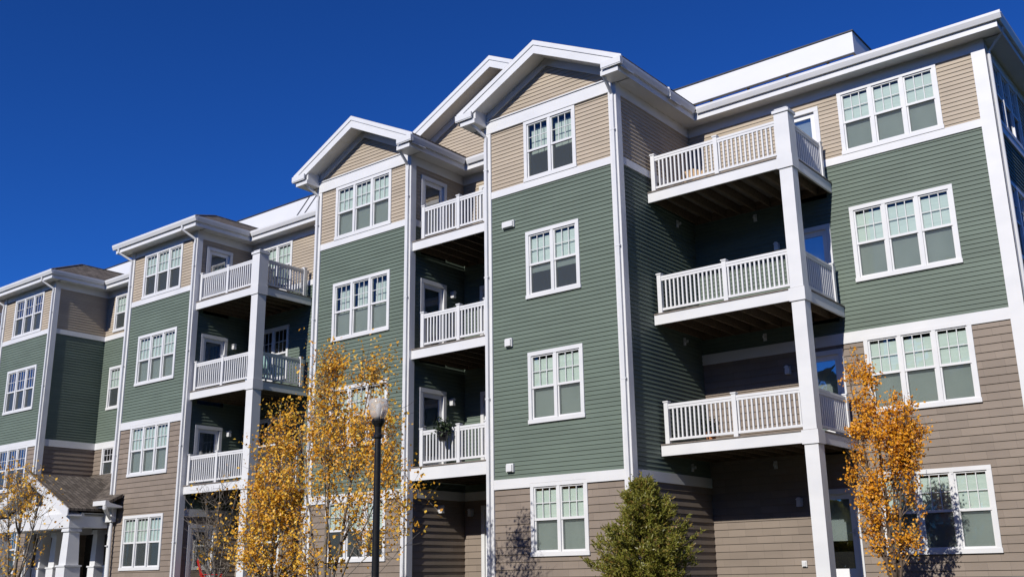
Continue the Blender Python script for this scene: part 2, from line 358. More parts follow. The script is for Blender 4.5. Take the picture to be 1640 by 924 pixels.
def window(T, u0, u1, z0, z1, n, blind='full', lower='shade', bare=False, short=False):
    """casing > sash, glass, blind, insect screen; the opening is u0..u1, z0..z1 outside the casing"""
    c = 0.095; W = 0.05
    mb = MB(T)
    mb.box(u0, u0+c, -0.02, W, z0+c, z1-c); mb.box(u1-c, u1, -0.02, W, z0+c, z1-c)
    mb.box(u0-0.0, u1+0.0, -0.02, W+0.002, z1-c, z1); mb.box(u0-0.015, u1+0.015, -0.02, W+0.012, z0, z0+c)
    mu = 0.085
    us = []; tot = (u1-u0-2*c-(n-1)*mu)/n
    for i in range(n):
        a = u0+c+i*(tot+mu); us.append((a, a+tot))
        if i: mb.box(a-mu, a, -0.02, W-0.004, z0+c, z1-c)
    win = mb.build('window', 'white', B)
    zm = z0+c+(z1-z0-2*c)*0.50
    sa = MB(T); gl = MB(T); bl = MB(T); sc = MB(T); rm = MB(T); lw = MB(T)
    for a, b in us:
        s = 0.035
        # upper sash, outer; lower sash set back
        sa.box(a, a+s, -0.03, 0.02, zm, z1-c); sa.box(b-s, b, -0.03, 0.02, zm, z1-c)
        sa.box(a+s, b-s, -0.03, 0.02, z1-c-s, z1-c); sa.box(a, b, -0.035, 0.025, zm-0.03, zm+0.025)
        sa.box(a, a+s, -0.05, 0.005, z0+c, zm-0.03); sa.box(b-s, b, -0.05, 0.005, z0+c, zm-0.03)
        sa.box(a+s, b-s, -0.05, 0.005, z0+c, z0+c+s+0.01)
        ga, gb, gz0, gz1 = a+s, b-s, zm+0.025, z1-c-s
        for k in (1, 2):
            x = ga+(gb-ga)*k/3; sa.box(x-0.008, x+0.008, -0.018, 0.006, gz0, gz1)
        hz = (gz0+gz1)/2; sa.box(ga, gb, -0.017, 0.005, hz-0.008, hz+0.008)
        gl.face([(ga-.01, -0.012, gz0-.01), (gb+.01, -0.012, gz0-.01), (gb+.01, -0.012, gz1+.01), (ga-.01, -0.012, gz1+.01)])
        gl.face([(ga-.01, -0.035, z0+c+s), (gb+.01, -0.035, z0+c+s), (gb+.01, -0.035, zm-.02), (ga-.01, -0.035, zm-.02)])
        top = gz1-0.055
        if blind == 'full':
            bl.box(a+.005, b-.005, -0.05, -0.044, zm-0.05, top+random.uniform(-.012, .012))
        elif blind == 'half':
            bl.box(a+.005, b-.005, -0.06, -0.054, zm-0.20, top)
        elif blind == 'gray':
            bl.box(a+.005, b-.005, -0.16, -0.152, zm-0.05, top)
        if lower == 'shade': lw.box(a+.005, b-.005, -0.085, -0.078, z0+c, zm-0.045)
        if lower != 'none': sc.face([(a+s*.5, -0.006, z0+c+.01), (b-s*.5, -0.006, z0+c+.01), (b-s*.5, -0.006, zm-.03), (a+s*.5, -0.006, zm-.03)])
        # closed dark box, its colour standing in for the unlit room
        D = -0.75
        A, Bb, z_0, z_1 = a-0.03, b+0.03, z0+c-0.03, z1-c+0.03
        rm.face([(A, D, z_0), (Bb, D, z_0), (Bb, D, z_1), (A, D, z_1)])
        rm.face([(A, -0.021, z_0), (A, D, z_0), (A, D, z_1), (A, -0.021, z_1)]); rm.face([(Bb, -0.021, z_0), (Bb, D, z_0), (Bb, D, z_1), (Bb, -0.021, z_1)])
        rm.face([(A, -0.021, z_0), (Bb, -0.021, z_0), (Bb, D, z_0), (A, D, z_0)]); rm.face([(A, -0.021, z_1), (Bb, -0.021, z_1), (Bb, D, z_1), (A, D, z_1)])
    sa.build('sash', 'white', win); gl.build('glass', 'mirrorglass' if bare else 'glass', win, recalc=False)
    if bl.v: bl.build('blind', 'blind', win)
    if lw.v: lw.build('shade', 'curtain', win)
    if sc.v: sc.build('insect_screen', 'screen', win, recalc=False)
    rm.build('dark_room_box', 'dark', win, recalc=False)
    return (u0+.01, u1-.01, z0+.01, z1-.01)
def door(T, u0, u1, z0, z1, handle_right=True, pale=False):
    c = 0.11; mb = MB(T)
    mb.box(u0, u0+c, -.02, .05, z0, z1-c); mb.box(u1-c, u1, -.02, .05, z0, z1-c); mb.box(u0, u1, -.02, .054, z1-c, z1)
    fr = mb.build('door_frame', 'white', B)
    d = MB(T); a, b, za, zb = u0+c, u1-c, z0+.02, z1-c; s = 0.115
    d.box(a, a+s, -.06, -.015, za, zb); d.box(b-s, b, -.06, -.015, za, zb); d.box(a+s, b-s, -.06, -.015, zb-s, zb); d.box(a+s, b-s, -.06, -.015, za, za+.24)
    d.build('door', 'doorwhite', fr)
    g = MB(T); g.face([(a+s, -.04, za+.24), (b-s, -.04, za+.24), (b-s, -.04, zb-s), (a+s, -.04, zb-s)]); g.build('glass', 'mirrorglass', fr, recalc=False)
    q = MB(T); q.box(a, b, -.5, -.49, za, zb); q.box(a, a+.01, -.49, -.06, za, zb); q.box(b-.01, b, -.49, -.06, za, zb); q.box(a+.01, b-.01, -.49, -.06, zb-.01, zb); q.build('dark_room_box', 'dark', fr)  # box painted dark in place of the unlit room behind the door
    w_ = MB(T); w_.box(a+s-.02, b-s+.02, -.12, -.114, (za+.2 if pale else zb-s-.9), zb-s+.02); w_.build('blind', 'blind' if pale else 'curtain', fr)  # blind on the top right door; elsewhere added to lighten the door glass
    x = (b-s/2) if handle_right else (a+s/2)
    k = MB(T); k.box(x-.025, x+.025, -.015, -.005, za+.92, za+1.08); k.box(x-.012, x+.012, -.005, .04, za+.99, za+1.015); k.box(x-.09 if handle_right else x-.012, x+.012 if handle_right else x+.09, .028, .045, za+.99, za+1.015)
    k.build('handle', 'fixture', fr)
    return (u0+.01, u1-.01, z0-.3, z1-.01)

def zones(T, u0, u1, low, ops, top=ZFR, gable=None):
    """low 'g': brown up to the ground band; 'm': brown up to the middle band"""
    if low == 'g':
        siding(T, u0, u1, -0.12, GB0, 'brown', ops); siding(T, u0, u1, GB1, TB0, 'green', ops)
    else:
        siding(T, u0, u1, -0.12, MB0, 'brown', ops); siding(T, u0, u1, MB1, TB0, 'green', ops)
    siding(T, u0, u1, TB1, top, 'tan', ops)
    mb = MB(T); mb.box(u0, u1, -0.03, 0.0, ZG-.1, -0.12); mb.build('foundation', 'concrete', B)
def bands(T, u0, u1, low, ops=(), frieze=True):
    z0, z1 = (GB0, GB1) if low == 'g' else (MB0, MB1)
    for a, b in cut(u0, u1, ops, (z0+z1)/2): board(T, a, b, z0, z1, cap=False)
    for a, b in cut(u0, u1, ops, (TB0+TB1)/2): board(T, a, b, TB0, TB1, w=0.047, cap=False)
    if frieze: board(T, u0, u1, ZFR, ZS, 'frieze_board', w=0.035)
CB = 0.175
def corner(T, u0, u1, z0=-0.12, z1=ZS, name='corner_board'): return board(T, u0, u1, z0, z1, name, w=0.062)

# ---- right section
T = front(YM); ops = []
for k, z in enumerate((0.335, 3.385, 6.431, 9.587)):
    zt = (2.09, 5.20, 8.258, 11.22)[k]
    z1 = zt if k != 1 else MB0+.10
    window(T, -7.955, -5.615, z, z1, 3); ops.append((-7.945, -5.625, z+.01, z1-.01))
for k in range(4): ops.append(door(T, -9.52, -8.45, FL[k]-.05, FL[k]+2.03 - (.1 if k == 0 else 0), pale=(k in (1, 3))))
zones(T, XI, XC, 'm', ops); bands(T, XI, XC-.01, 'm', [o for o in ops if 0 < 1 and (o[2] > 8 and o[0] < -8.5 or (o[2] < 5 and o[3] > 5.05))])
corner(T, XC-.235, XC+.062)
T = side(XC); so = [window(T, 23.35, 25.65, 9.587, 11.22, 3, 'none', 'bare', True), window(T, 23.2, 25.5, 6.431, 8.258, 3, 'none', 'bare', True), window(T, 23.2, 25.5, 3.38, 5.14, 3), window(T, 23.2, 25.5, .33, 2.09, 3)]
for y in (28.5, 33.0):
    for k, z in enumerate((0.335, 3.385, 6.431, 9.587)): so.append(window(T, y, y+2.3, z, (2.09, 5.14, 8.258, 11.22)[k], 3))
zones(T, YM, YB, 'm', so); bands(T, YM+.08, YB, 'm', [o for o in so if o[2] < 5 and o[3] > 5.05]); corner(T, YM-.06, YM+.17)

# ---- bay with the double windows (third) and bay with triple windows (second)
def gable_bay(x0, x1, wx0, wx1, n, w4='gray', styles=None):
    T = front(YF); ops = []
    rows = ((0.45, GB0+.09), (3.48, 5.20), (6.534, 8.258), (TB1, GA0+.003))
    for (z0, z1), st in zip(rows, styles):
        ops.append(window(T, wx0, wx1, z0, z1, n, *st))
    zones(T, x0, x1, 'g', ops, top=GA0)
    board(T, x0, x1-.01, TB0, TB1); 
    for a, b in cut(x0, x1, ops, GB0+.04): pass
    board(T, x0, x1-.01, GB0+.085, GB1, w=.056); board(T, x0, wx0+.0, GB0, GB0+.085, w=.056); board(T, wx1, x1-.01, GB0, GB0+.085, w=.056)
    board(T, x0+.02, x1-.02, GA0, GA1, 'gable_band', w=.07, cap=True)
    corner(T, x0-.06, x0+.15); corner(T, x1-.16, x1+.06)
gable_bay(XL3, XI, -14.82, -13.215, 2, styles=[('full', 'shade'), ('full', 'shade'), ('half', 'open'), ('gray', 'open')])
gable_bay(XL2, XR2, -21.893, -19.58, 3, styles=[('full', 'open'), ('half', 'open'), ('gray', 'shade'), ('full', 'shade')])
# ---- hip bays
def hip_bay(x0, x1, wx0, wx1, styles):
    T = front(YF); ops = []
    rows = ((0.40, 2.145), (3.42, MB0+.09), (6.50, 8.258), (TB1, ZFR+.03))
    for (z0, z1), st in zip(rows, styles): ops.append(window(T, wx0, wx1, z0, z1, 3, *st))
    zones(T, x0, x1, 'm', ops)
    board(T, x0, x1-.01, TB0, TB1); board(T, x0, x1-.01, MB0+.085, MB1, w=.056); board(T, x0, wx0, MB0, MB0+.085, w=.056); board(T, wx1, x1-.01, MB0, MB0+.085, w=.056)
    board(T, x0, x1, ZFR+.03, ZS, 'frieze_board', w=.035)
    corner(T, x0-.06, x0+.15); corner(T, x1-.16, x1+.06)
hip_bay(XL1, XR1, -31.91, -29.62, [('full', 'open'), ('full', 'shade'), ('full', 'shade'), ('full', 'bare')])
hip_bay(XL0, XR0, -41.26, -38.945, [('none', 'bare', True), ('none', 'bare', True), ('none', 'bare', True), ('none', 'bare', True)])
T = front(YF); on = [window(T, x, x+2.3, z0, z1, 3) for x in (-49.9, -54.3) for z0, z1 in ((.40, 2.145), (3.42, 4.98), (6.50, 8.258), (9.70, 11.15))]
zones(T, XE, XN, 'm', on); bands(T, XE, XN-.01, 'm'); corner(T, XN-.16, XN+.06)

# ---- set back walls of the left part
T = front(Y2)
o1 = [window(T, -28.2, -26.58, z0, z1, 2, 'full' if k == 3 else 'none', st) for k, (z0, z1, st) in enumerate(((.4, 2.0, 'open'), (3.4, 5.18, 'open'), (6.40, 8.24, 'shade'), (TB1, ZFR+.02, 'shade')))]
zones(T, XR1, XL2, 'g', o1); bands(T, XR1, XL2, 'g')
o2 = [door(T, -18.22, -17.15, FL[k]-.05, FL[k]+(2.0 if k == 0 else 2.03)) for k in range(4)]
zones(T, XR2, XL3, 'g', o2); bands(T, XR2, XL3, 'g', [o for o in o2 if o[2] > 8])
o3 = [window(T, -37.53, -35.9, z0, z1, 2, 'full' if k else 'none', 'open') for k, (z0, z1) in enumerate(((3.93, MB0+.09), (6.55, 8.258), (TB1+.10, ZFR+.02)))]
zones(T, XR0, XL1, 'm', o3); bands(T, XR0, XL1, 'm', [o for o in o3 if o[2] < 5 and o[3] > 5.05])
o4 = [door(T, -45.2, -44.1, FL[k]-.05, FL[k]+2.03) for k in range(4)]
zones(T, XN, XL0, 'g', o4); bands(T, XN, XL0, 'g', [o for o in o4 if o[2] > 8])

# ---- returns of the bays
def ret(x, y1, s, low, ops=(), frz=True):
    T = side(x, s); zones(T, YF, y1, low, ops, top=ZFR); bands(T, YF+.08, y1, low, [o for o in ops if o[2] > 8 or o[2] < 0 and False], frz); corner(T, YF-.055, YF+.15, z1=ZS-.002)
ret(XI, YM, 1, 'g'); ret(XL3, Y2, -1, 'g')
T = side(XR2); oo = [door(T, 19.70, 20.745, FL[k]-.05, FL[k]+2.0, False) for k in (1, 2, 3)]; ret(XR2, Y2, 1, 'g', oo); ret(XL2, Y2, -1, 'g')
T = side(XR1); oo = [door(T, 19.66, 20.70, FL[k]-.05, FL[k]+2.0-(.1 if k == 0 else 0), False) for k in range(4)]; ret(XR1, Y2, 1, 'g', oo); ret(XL1, Y2, -1, 'm')
ret(XR0, Y2, 1, 'm'); ret(XL0, Y2, -1, 'm'); ret(XN, Y2, 1, 'm')
T = side(XE, -1); zones(T, YF, YB, 'm', []); bands(T, YF, YB, 'm')
T = lambda u, w, z: (u, YB+w, z); zones(T, XE, XC, 'm', []); bands(T, XE, XC, 'm')

# ---- eaves: soffit, fascia, gutter
def eave(T, u0, u1, c0=0, c1=0, name='eave'):
    """T is the wall frame; c0/c1 lengthen the gutter at outer corners (+) or shorten at inner ones (-)"""
    s = MB(T); s.box(u0+(c0-.02 if c0 > 0 else 0), u1-(-(c1-.02) if c1 > 0 else 0), 0.0, .44, ZS, ZS+.03)
    sf = s.build('soffit', 'white', B)
    f = MB(T); f.box(u0+c0, u1+c1, .44, .465, ZS-.03, ZE-.06); f.build('fascia', 'white', B)
    g = MB(T); a, b = u0+c0, u1+c1
    prof = [(.467, ZE-.17), (.53, ZE-.175), (.555, ZE-.12), (.578, ZE-.065), (.58, ZE-.005), (.565, ZE), (.56, ZE-.03), (.467, ZE-.03)]
    n = len(prof); i = len(g.v)
    for u in (a, b):
        for w, z in prof: g.v.append(T(u, w, z))
    g.f += [tuple(range(n)), tuple(range(2*n-1, n-1, -1))]+[(k, (k+1) % n, n+(k+1) % n, n+k) for k in range(n)]
    g.build('gutter', 'white', B)
e = .465
def eave2(T, u0, u1, s0, s1):
    # s = +1 outer corner, -1 inner corner, 0 butt
    s = MB(T); s.box(u0+(0 if s0 != 1 else -.44), u1+(0 if s1 != 1 else .44), 0.036, .44, ZS, ZS+.03); s.build('soffit', 'white', B)
    a = u0-{1: .465, -1: -.466, 0: 0}[s0]; b = u1+{1: .465, -1: -.466, 0: 0}[s1]
    f = MB(T); f.box(a, b, .44, .465, ZS-.03, ZE-.06); f.build('fascia', 'white', B)
    a = u0-{1: .58, -1: -.581, 0: 0}[s0]; b = u1+{1: .58, -1: -.581, 0: 0}[s1]
    g = MB(T)
    prof = [(.467, ZE-.17), (.53, ZE-.175), (.555, ZE-.12), (.578, ZE-.065), (.58, ZE-.005), (.565, ZE), (.56, ZE-.03), (.467, ZE-.03)]
    n = len(prof)
    for u in (a, b):
        for w, z in prof: g.v.append(T(u, w, z))
    g.f += [tuple(range(n)), tuple(range(2*n-1, n-1, -1))]+[(k, (k+1) % n, n+(k+1) % n, n+k) for k in range(n)]
    g.build('gutter', 'white', B)
def side_eave(x, s, y0, y1, front_end, back_inner=True):
    """along a return wall; butts behind the front gutter"""
    T = side(x, s)
    m1 = MB(T); m1.box(y0+.03, y1-.036, .036, .438, ZS+.002, ZS+.031); m1.build('soffit', 'white', B)
    f = MB(T); f.box(front_end, y1-(.466 if back_inner else 0), .439, .464, ZS-.028, ZE-.06); f.build('fascia', 'white', B)
    g = MB(T); prof = [(.466, ZE-.17), (.53, ZE-.175), (.555, ZE-.12), (.577, ZE-.065), (.579, ZE-.004), (.565, ZE-.001), (.56, ZE-.03), (.466, ZE-.03)]
    n = len(prof); b = y1-(.581 if back_inner else 0)
    for u in (front_end, b):
        for w, z in prof: g.v.append(T(u, w, z))
    g.f += [tuple(range(n)), tuple(range(2*n-1, n-1, -1))]+[(k, (k+1) % n, n+(k+1) % n, n+k) for k in range(n)]
    g.build('gutter', 'white', B)
eave2(front(YM), XI, XC, -1, 1)
side_eave(XC, 1, YM, YB, YM-.4645, False)
for a, b in ((XN, XL0), (XR0, XL1), (XR1, XL2), (XR2, XL3)): eave2(front(Y2), a, b, -1, -1)
for a, b in ((XL0, XR0), (XL1, XR1)):
    eave2(front(YF), a, b, 1, 1)
    side_eave(b, 1, YF, Y2, YF-.4645); side_eave(a, -1, YF, Y2, YF-.4645)
eave2(front(YF), XE, XN, 0, 1); side_eave(XN, 1, YF, Y2, YF-.4645)
for a, b, yr in ((XL3, XI, YM), (XL2, XR2, Y2)):
    side_eave(b, 1, YF, yr, YF-.53); side_eave(a, -1, YF, Y2, YF-.53)

# ---- gables
def gable(x0, x1, yw, ypeak_front=0.56, wall_bottom=GA1, boxes=True, yback=26.0, tanrange=None):
    xc = (x0+x1)/2; hw = (x1-x0)/2+OV; zp = ZE+.02+PITCH*hw
    yf = yw-ypeak_front
    line = lambda x: zp-PITCH*abs(x-xc)
    T = front(yw)
    under = 0.27
    rng = lambda z: (xc-(zp-under-z)/PITCH, xc+(zp-under-z)/PITCH)
    siding(T, x0+.02 if tanrange is None else tanrange[0], x1-.02 if tanrange is None else tanrange[1], wall_bottom, zp-under, 'tan', (), rng)
    # rake fascia boards, two courses deep
    for s in (-1, 1):
        E_ = xc+s*hw
        mb = MB()
        mb.prism([(xc, zp-.0), (E_, line(E_)-.0), (E_+s*.004, ZE-.185), (E_-s*.13, ZE-.185), (E_-s*.20, line(E_)-.22), (xc, zp-.33)], yf, yf+.04)
        mb.prism([(xc, zp+.03), (E_, line(E_)+.03), (E_, line(E_)-.10), (xc, zp-.10)], yf-.022, yf+.001)
        mb.build('rake_fascia', 'white', B)
        sf = MB(); a, b = (xc, E_-s*.02)
        sf.prism([(xc, zp-under), (b, line(b)-under), (b, line(b)-under+.03), (xc, zp-under+.03)], yf+.04, yw-.0)
        sf.build('rake_soffit', 'white', B)
        fz = MB(); x_in = x0+.02 if s < 0 else x1-.02
        fz.prism([(xc, zp-under), (x_in, line(x_in)-under), (x_in, line(x_in)-under-.20), (xc, zp-under-.20)], yw-.06, yw)
        fz.build('rake_frieze', 'white', B)
        if boxes:
            xw = x1 if s > 0 else x0
            bx = MB(); o = xw+s*.437; i_ = xw-s*.03
            bx.prism([(i_, ZS-.03), (o, ZS-.03), (o, line(o)-under+.01), (i_, line(i_)-under+.01)], yf+.041, yw-.071)
            bx.build('eave_return', 'white', B)
            gr_ = MB(); ga, gb = sorted((xw+s*.03, xw+s*.583)); gr_.box(ga, gb, yf-.075, yf-.024, ZE-.165, ZE-.01); gr_.box(ga, gb, yf-.062, yf-.024, ZE-.19, ZE-.166)
            gr_.build('gutter', 'white', B); fr_ = MB(); fr_.box(min(xw-s*.03, xw+s*.464), max(xw-s*.03, xw+s*.464), yf+.0, yf+.0395, ZS-.032, ZE-.20); fr_.build('fascia', 'white', B)
    rf = MB()
    for s in (-1, 1):
        E_ = xc+s*(hw-.05)
        rf.prism([(xc, zp+.035), (E_, line(E_)+.035), (E_, line(E_)-.02), (xc, zp-.02)], yf-.02, yback)
    rf.build('roof', 'shingle', B)
gable(XL3, XI, YF, yback=24.5); gable(XL2, XR2, YF, yback=23.8)
gable(XL2, XI, Y2, boxes=False, wall_bottom=11.95, yback=32.0)

# ---- roofs
def hip_roof(x0, x1, y0, yend):
    xa, xb, ya = x0-OV+.06, x1+OV-.06, y0-OV+.06; xc = (xa+xb)/2; hw = (xb-xa)/2; z = ZE-.01; zp = z+PITCH*hw
    mb = MB()
    mb.face([(xa, ya, z), (xb, ya, z), (xc, ya+hw, zp)]); mb.face([(xb, ya, z), (xb, yend, z), (xc, yend, zp), (xc, ya+hw, zp)])
    mb.face([(xa, ya, z), (xc, ya+hw, zp), (xc, yend, zp), (xa, yend, z)])
    mb.face([(xa, ya, z-.04), (xa, yend, z-.04), (xb, yend, z-.04), (xb, ya, z-.04)])
    for p, q in (((xa, ya), (xb, ya)), ((xb, ya), (xb, yend))): mb.face([(*p, z-.04), (*q, z-.04), (*q, z), (*p, z)])
    # hip and ridge caps
    r = MB()
    mb.build('roof', 'shingle', B, recalc=False)
    for a, b in (((xa, ya, z), (xc, ya+hw, zp)), ((xb, ya, z), (xc, ya+hw, zp)), ((xc, ya+hw, zp), (xc, yend, zp))):
        r.tube([(a[0], a[1], a[2]+.0), (b[0], b[1], b[2]+.0)], .045, 6)
    r.build('ridge_cap', 'shingle', B)
hip_roof(XL1, XR1, YF, 23.6); hip_roof(XL0, XR0, YF, 23.6); hip_roof(XE, XN, YF, 26)
def main_roof(x0, x1, y0, hipr, hipl):
    z = ZE-.01; ya, yb = y0-OV+.06, YB+OV; hw = (yb-ya)/2; ym = ya+hw; zp = z+PITCH*hw
    xa = x0; xb = x1+OV-.06 if hipr else x1
    ra = xa; rb = xb-hw if hipr else xb
    mb = MB()
    mb.face([(xa, ya, z), (xb, ya, z), (rb, ym, zp), (ra, ym, zp)]); mb.face([(xa, yb, z), (ra, ym, zp), (rb, ym, zp), (xb, yb, z)])
    mb.face([(xb, ya, z), (xb, yb, z), (rb, ym, zp)] if hipr else [(xb, ya, z), (xb, yb, z), (xb, ym, zp)])
    mb.face([(xa, ya, z), (xa, ym, zp), (xa, yb, z)])
    mb.face([(xa, ya, z-.04), (xa, yb, z-.04), (xb, yb, z-.04), (xb, ya, z-.04)])
    mb.face([(xa, ya, z-.04), (xb, ya, z-.04), (xb, ya, z), (xa, ya, z)])
    if hipr: mb.face([(xb, ya, z-.04), (xb, yb, z-.04), (xb, yb, z), (xb, ya, z)])
    mb.build('roof', 'shingle', B, recalc=False)
main_roof(-17.35, XC, YM, True, False); main_roof(XE, -17.35, Y2, False, False)

# ---- white roof screens
def roof_screen(x0, x1, y, z0, z1, depth, legz, lines=()):
    s = MB(); s.box(x0, x1, y, y+.06, z0, z1); s.box(x1-.06, x1, y+.06, y+depth, z0, z1); s.box(x0, x0+.06, y+.06, y+depth, z0, z1)
    k = x0+2.44
    root = s.build('roof_screen', 'screenwhite', B)
    c = MB(); c.box(x0-.03, x1+.03, y-.03, y+.09, z1, z1+.035); c.box(x1-.09, x1+.03, y+.09, y+depth, z1, z1+.035); c.box(x0-.03, x0+.09, y+.09, y+depth, z1, z1+.035)
    c.box(x0-.01, x1+.01, y-.012, y, z0, z0+.035)
    x = x0+.3
    while x < x1: c.box(x-.03, x+.03, y+.061, y+.13, legz, z0+.3); x += 1.22
    c.build('coping', 'darkmetal', root)
    if lines:
        l = MB()
        for a in lines: l.tube([(a, y-.02, z1), (a-1.1, y-.02, z0-.1)], .012, 4)
        l.build('brace_cable', 'darkmetal', root)
M['darkmetal'] = mat_noise('dark_metal', (0.03, 0.03, 0.032), (0.05, 0.05, 0.052), (9, 9, 9), 0.5)
roof_screen(-14.4, -8.43, 26.0, 13.77, 14.45, 3.0, 13.3)
roof_screen(-36.0, -24.2, 24.0, 13.2, 14.04, 1.5, 12.6, (-28.3, -28.75))
roof_screen(-44.4, -37.0, 24.0, 13.2, 13.98, 1.5, 12.6)

# ---- balconies
def railing(mb, ax, fixed, a0, a1, zd, posts, ends=(0, 0)):
    """ax 'x': runs in x at y=fixed; 'y': runs in y at x=fixed"""
    def bx(a, b, h0, h1, z0, z1):
        if ax == 'x': mb.box(a, b, fixed+h0, fixed+h1, z0, z1)
        else: mb.box(fixed+h0, fixed+h1, a, b, z0, z1)
    bx(a0, a1, -.035, .035, zd+.86, zd+.915); bx(a0, a1, -.025, .025, zd+.80, zd+.862)
    bx(a0, a1, -.025, .025, zd+.075, zd+.13)
    n = int((a1-a0)/.112); 
    for i in range(n+1):
        a = a0+(a1-a0)*(i+.5)/(n+1)
        if all(abs(a-p) > .07 for p in posts): bx(a-.019, a+.019, -.019, .019, zd+.13, zd+.80)
    for p in posts:
        bx(p-.052, p+.052, -.052, .052, zd, zd+.955); bx(p-.068, p+.068, -.068, .068, zd+.955, zd+.985)
def balcony(x0, x1, y0, y1, zb, h, open_right, rail_posts, rail_x, side_posts=(), zd=None, joist_y=True):
    m_ = MB()
    m_.box(x0, x1, y0, y0+.045, zb, zb+h)
    if open_right: m_.box(x1-.045, x1, y0+.045, y1-.03, zb, zb+h)
    bal = m_.build('balcony', 'white', B)
    zd = zd or zb+h+.03
    d = MB(); n = int((y1-y0)/.145)
    for i in range(n+1):
        ya = y0-.02+i*.145; d.box(x0+.005, x1+(.02 if open_right else -.005), ya, min(ya+.139, y1-.03), zd-.028, zd)
    d.build('deck_boards', 'grayboard', bal)
    j = MB(); x = x0+.1
    while x < x1-.06:
        j.box(x-.02, x+.02, y0+.046, y1-.035, zb+.02, zd-.03); x += .405
    j.box(x0+.01, x1-.05, y1-.034, y1-.03+.0, zb+.02, zd-.03)
    j.build('joists', 'wood', bal)
    r = MB(); railing(r, 'x', y0+.10, rail_x[0], rail_x[1], zd, rail_posts)
    if open_right: railing(r, 'y', x1-.10, y0+.22, y1-.12, zd, side_posts)
    r.build('railing', 'white', bal)
    return bal
D1X0, D1X1, D1Y = XI+.03, -8.32, 20.56
for zb in (2.60, 5.66, 8.72):
    balcony(D1X0, D1X1, D1Y, YM, zb, .24, True, (-11.88, -10.17), (-11.88, -8.62), (22.60,), zd=zb+.27)
def post(x0, x1, y0, y1, z0, z1, levels, w=.035):
    p_ = MB(); p_.box(x0+w, x1-w, y0+w, y1-w, z0, z1)
    for zb, h in levels: p_.box(x0-.012+w*0, x1+.012, y0-.012, y1+.012, zb-.03, zb+h+.02)
    for (zb, h), nx in zip(levels, [l[0] for l in levels[1:]]+[z1]):
        if nx == z1: p_.box(x0, x1, y0, y1, zb+h+.02, z1-.1)
    p_.box(x0-.03, x1+.03, y0-.03, y1+.03, z1-.1, z1-.03); p_.box(x0+.02, x1-.02, y0+.02, y1-.02, z1-.03, z1+.02)
    return p_.build('balcony_post', 'white', B)
post(-8.63, -8.29, D1Y-.03, D1Y+.31, ZG, 10.12, [(2.60, .24), (5.66, .24), (8.72, .24)], .02)
D2Y = 19.36
for zb in (2.68, 5.69, 8.70):
    balcony(XR1+.03, -25.50, D2Y, Y2, zb, .24, True, (-28.63, -27.2), (-28.63, -25.83), (21.27,), zd=zb+.27)
post(-25.83, -25.47, D2Y-.03, D2Y+.33, ZG, 10.10, [(2.68, .24), (5.69, .24), (8.70, .24)], .02)
for zb, h in ((2.42, .32), (5.61, .24), (8.63, .24)):
    balcony(XR2+.065, XL3-.065, YF+.03, Y2, zb, h, False, (-18.44, -17.17, -16.24), (-18.44, -16.13), zd=zb+h+.03)
for zb, h in ((2.55, .24), (5.61, .24), (8.63, .24)):
    balcony(XN+.065, XL0-.065, YF+.03, Y2, zb, h, False, (-45.9, -44.2, -42.4), (-46.1, -42.28), zd=zb+h+.03)

# ---- downspouts
def downspout(x, ywall, gx, gy, z0=-0.2, sgn=0):
    """drops from the gutter at (gx, gy) back to the wall and down the corner"""
    d = MB(); w, t_ = .042, .033
    y = ywall-.062-t_-.004
    pts = [(gx, gy, ZE-.18), (gx, gy, ZE-.30), (x, y, ZFR-.05), (x, y, ZFR-.25)]
    d.tube(pts, .042, 8)
    d.box(x-w, x+w, y-t_, y+t_, z0, ZFR-.2)
    for z in (1.2, 4.2, 7.3, 10.2): d.box(x-w-.02, x+w+.02, y-t_-.004, y+t_+.002, z, z+.03)
    return d.build('downspout', 'drain', B)
downspout(XI-.03, YF, XI+.02, YF-.50); downspout(XL3+.02, YF, XL3-.12, YF-.50)
downspout(XR2-.03, YF, XR2+.02, YF-.50); downspout(XL2+.02, YF, XL2-.12, YF-.50)
downspout(XR1-.03, YF, XR1-.25, YF-.50); downspout(XL1+.02, YF, XL1-.25, YF-.50, 2.9)
downspout(XR0-.03, YF, XR0-.25, YF-.50); downspout(XL0+.02, YF, XL0-.25, YF-.50)
d = MB(); d.tube([(XC+.50, YM-.10, ZE-.2), (XC+.45, YM-.06, ZE-.3), (XC+.10, YM+.10, ZFR-.05), (XC+.105, YM+.10, -.2)], .036, 8); d.build('downspout', 'drain', B)

# ---- small fittings on the walls
def box_part(name, T, u0, u1, z0, z1, d, mat='white'):
    mb = MB(T); mb.box(u0, u1, .02, .02+d*.6, z0, z1); mb.box(u0+.02, u1-.02, .02+d*.6, .02+d, z0+.015, z1-.03); return mb.build(name, mat, B)
T = front(YF)
box_part('wall_vent', T, -15.53, -15.16, 8.49, 8.67, .10); box_part('wall_vent', T, -15.49, -15.28, 5.43, 5.64, .10); box_part('wall_vent', T, -15.50, -15.29, 2.40, 2.60, .10)
def sconce(T, u, z):
    mb = MB(T); mb.box(u-.05, u+.05, .022, .045, z-.07, z+.09); b_ = mb.build('wall_light', 'fixture', B)
    s = MB(T); s.prism([(u-.055, z-.10), (u+.055, z-.10), (u+.045, z+.05), (u-.045, z+.05)], .055, .16); s.prism([(u-.07, z+.052), (u+.07, z+.052), (u+.02, z+.10), (u-.02, z+.10)], .045, .17)
    s.build('lamp_shade', 'fixture', b_)
TB_ = front(YM); TS = side(XR2); TS1 = side(XR1)
for T, u, z in ((TB_, -9.79, 1.56), (TB_, -9.79, 4.62), (TB_, -9.79, 7.68), (TS, 20.97, 7.72), (TS, 20.93, 4.66), (TS, 20.50, 1.76), (TS1, 20.93, 7.70), (TS1, 20.93, 4.74), (front(Y2), -18.55, 1.70)): sconce(T, u, z)
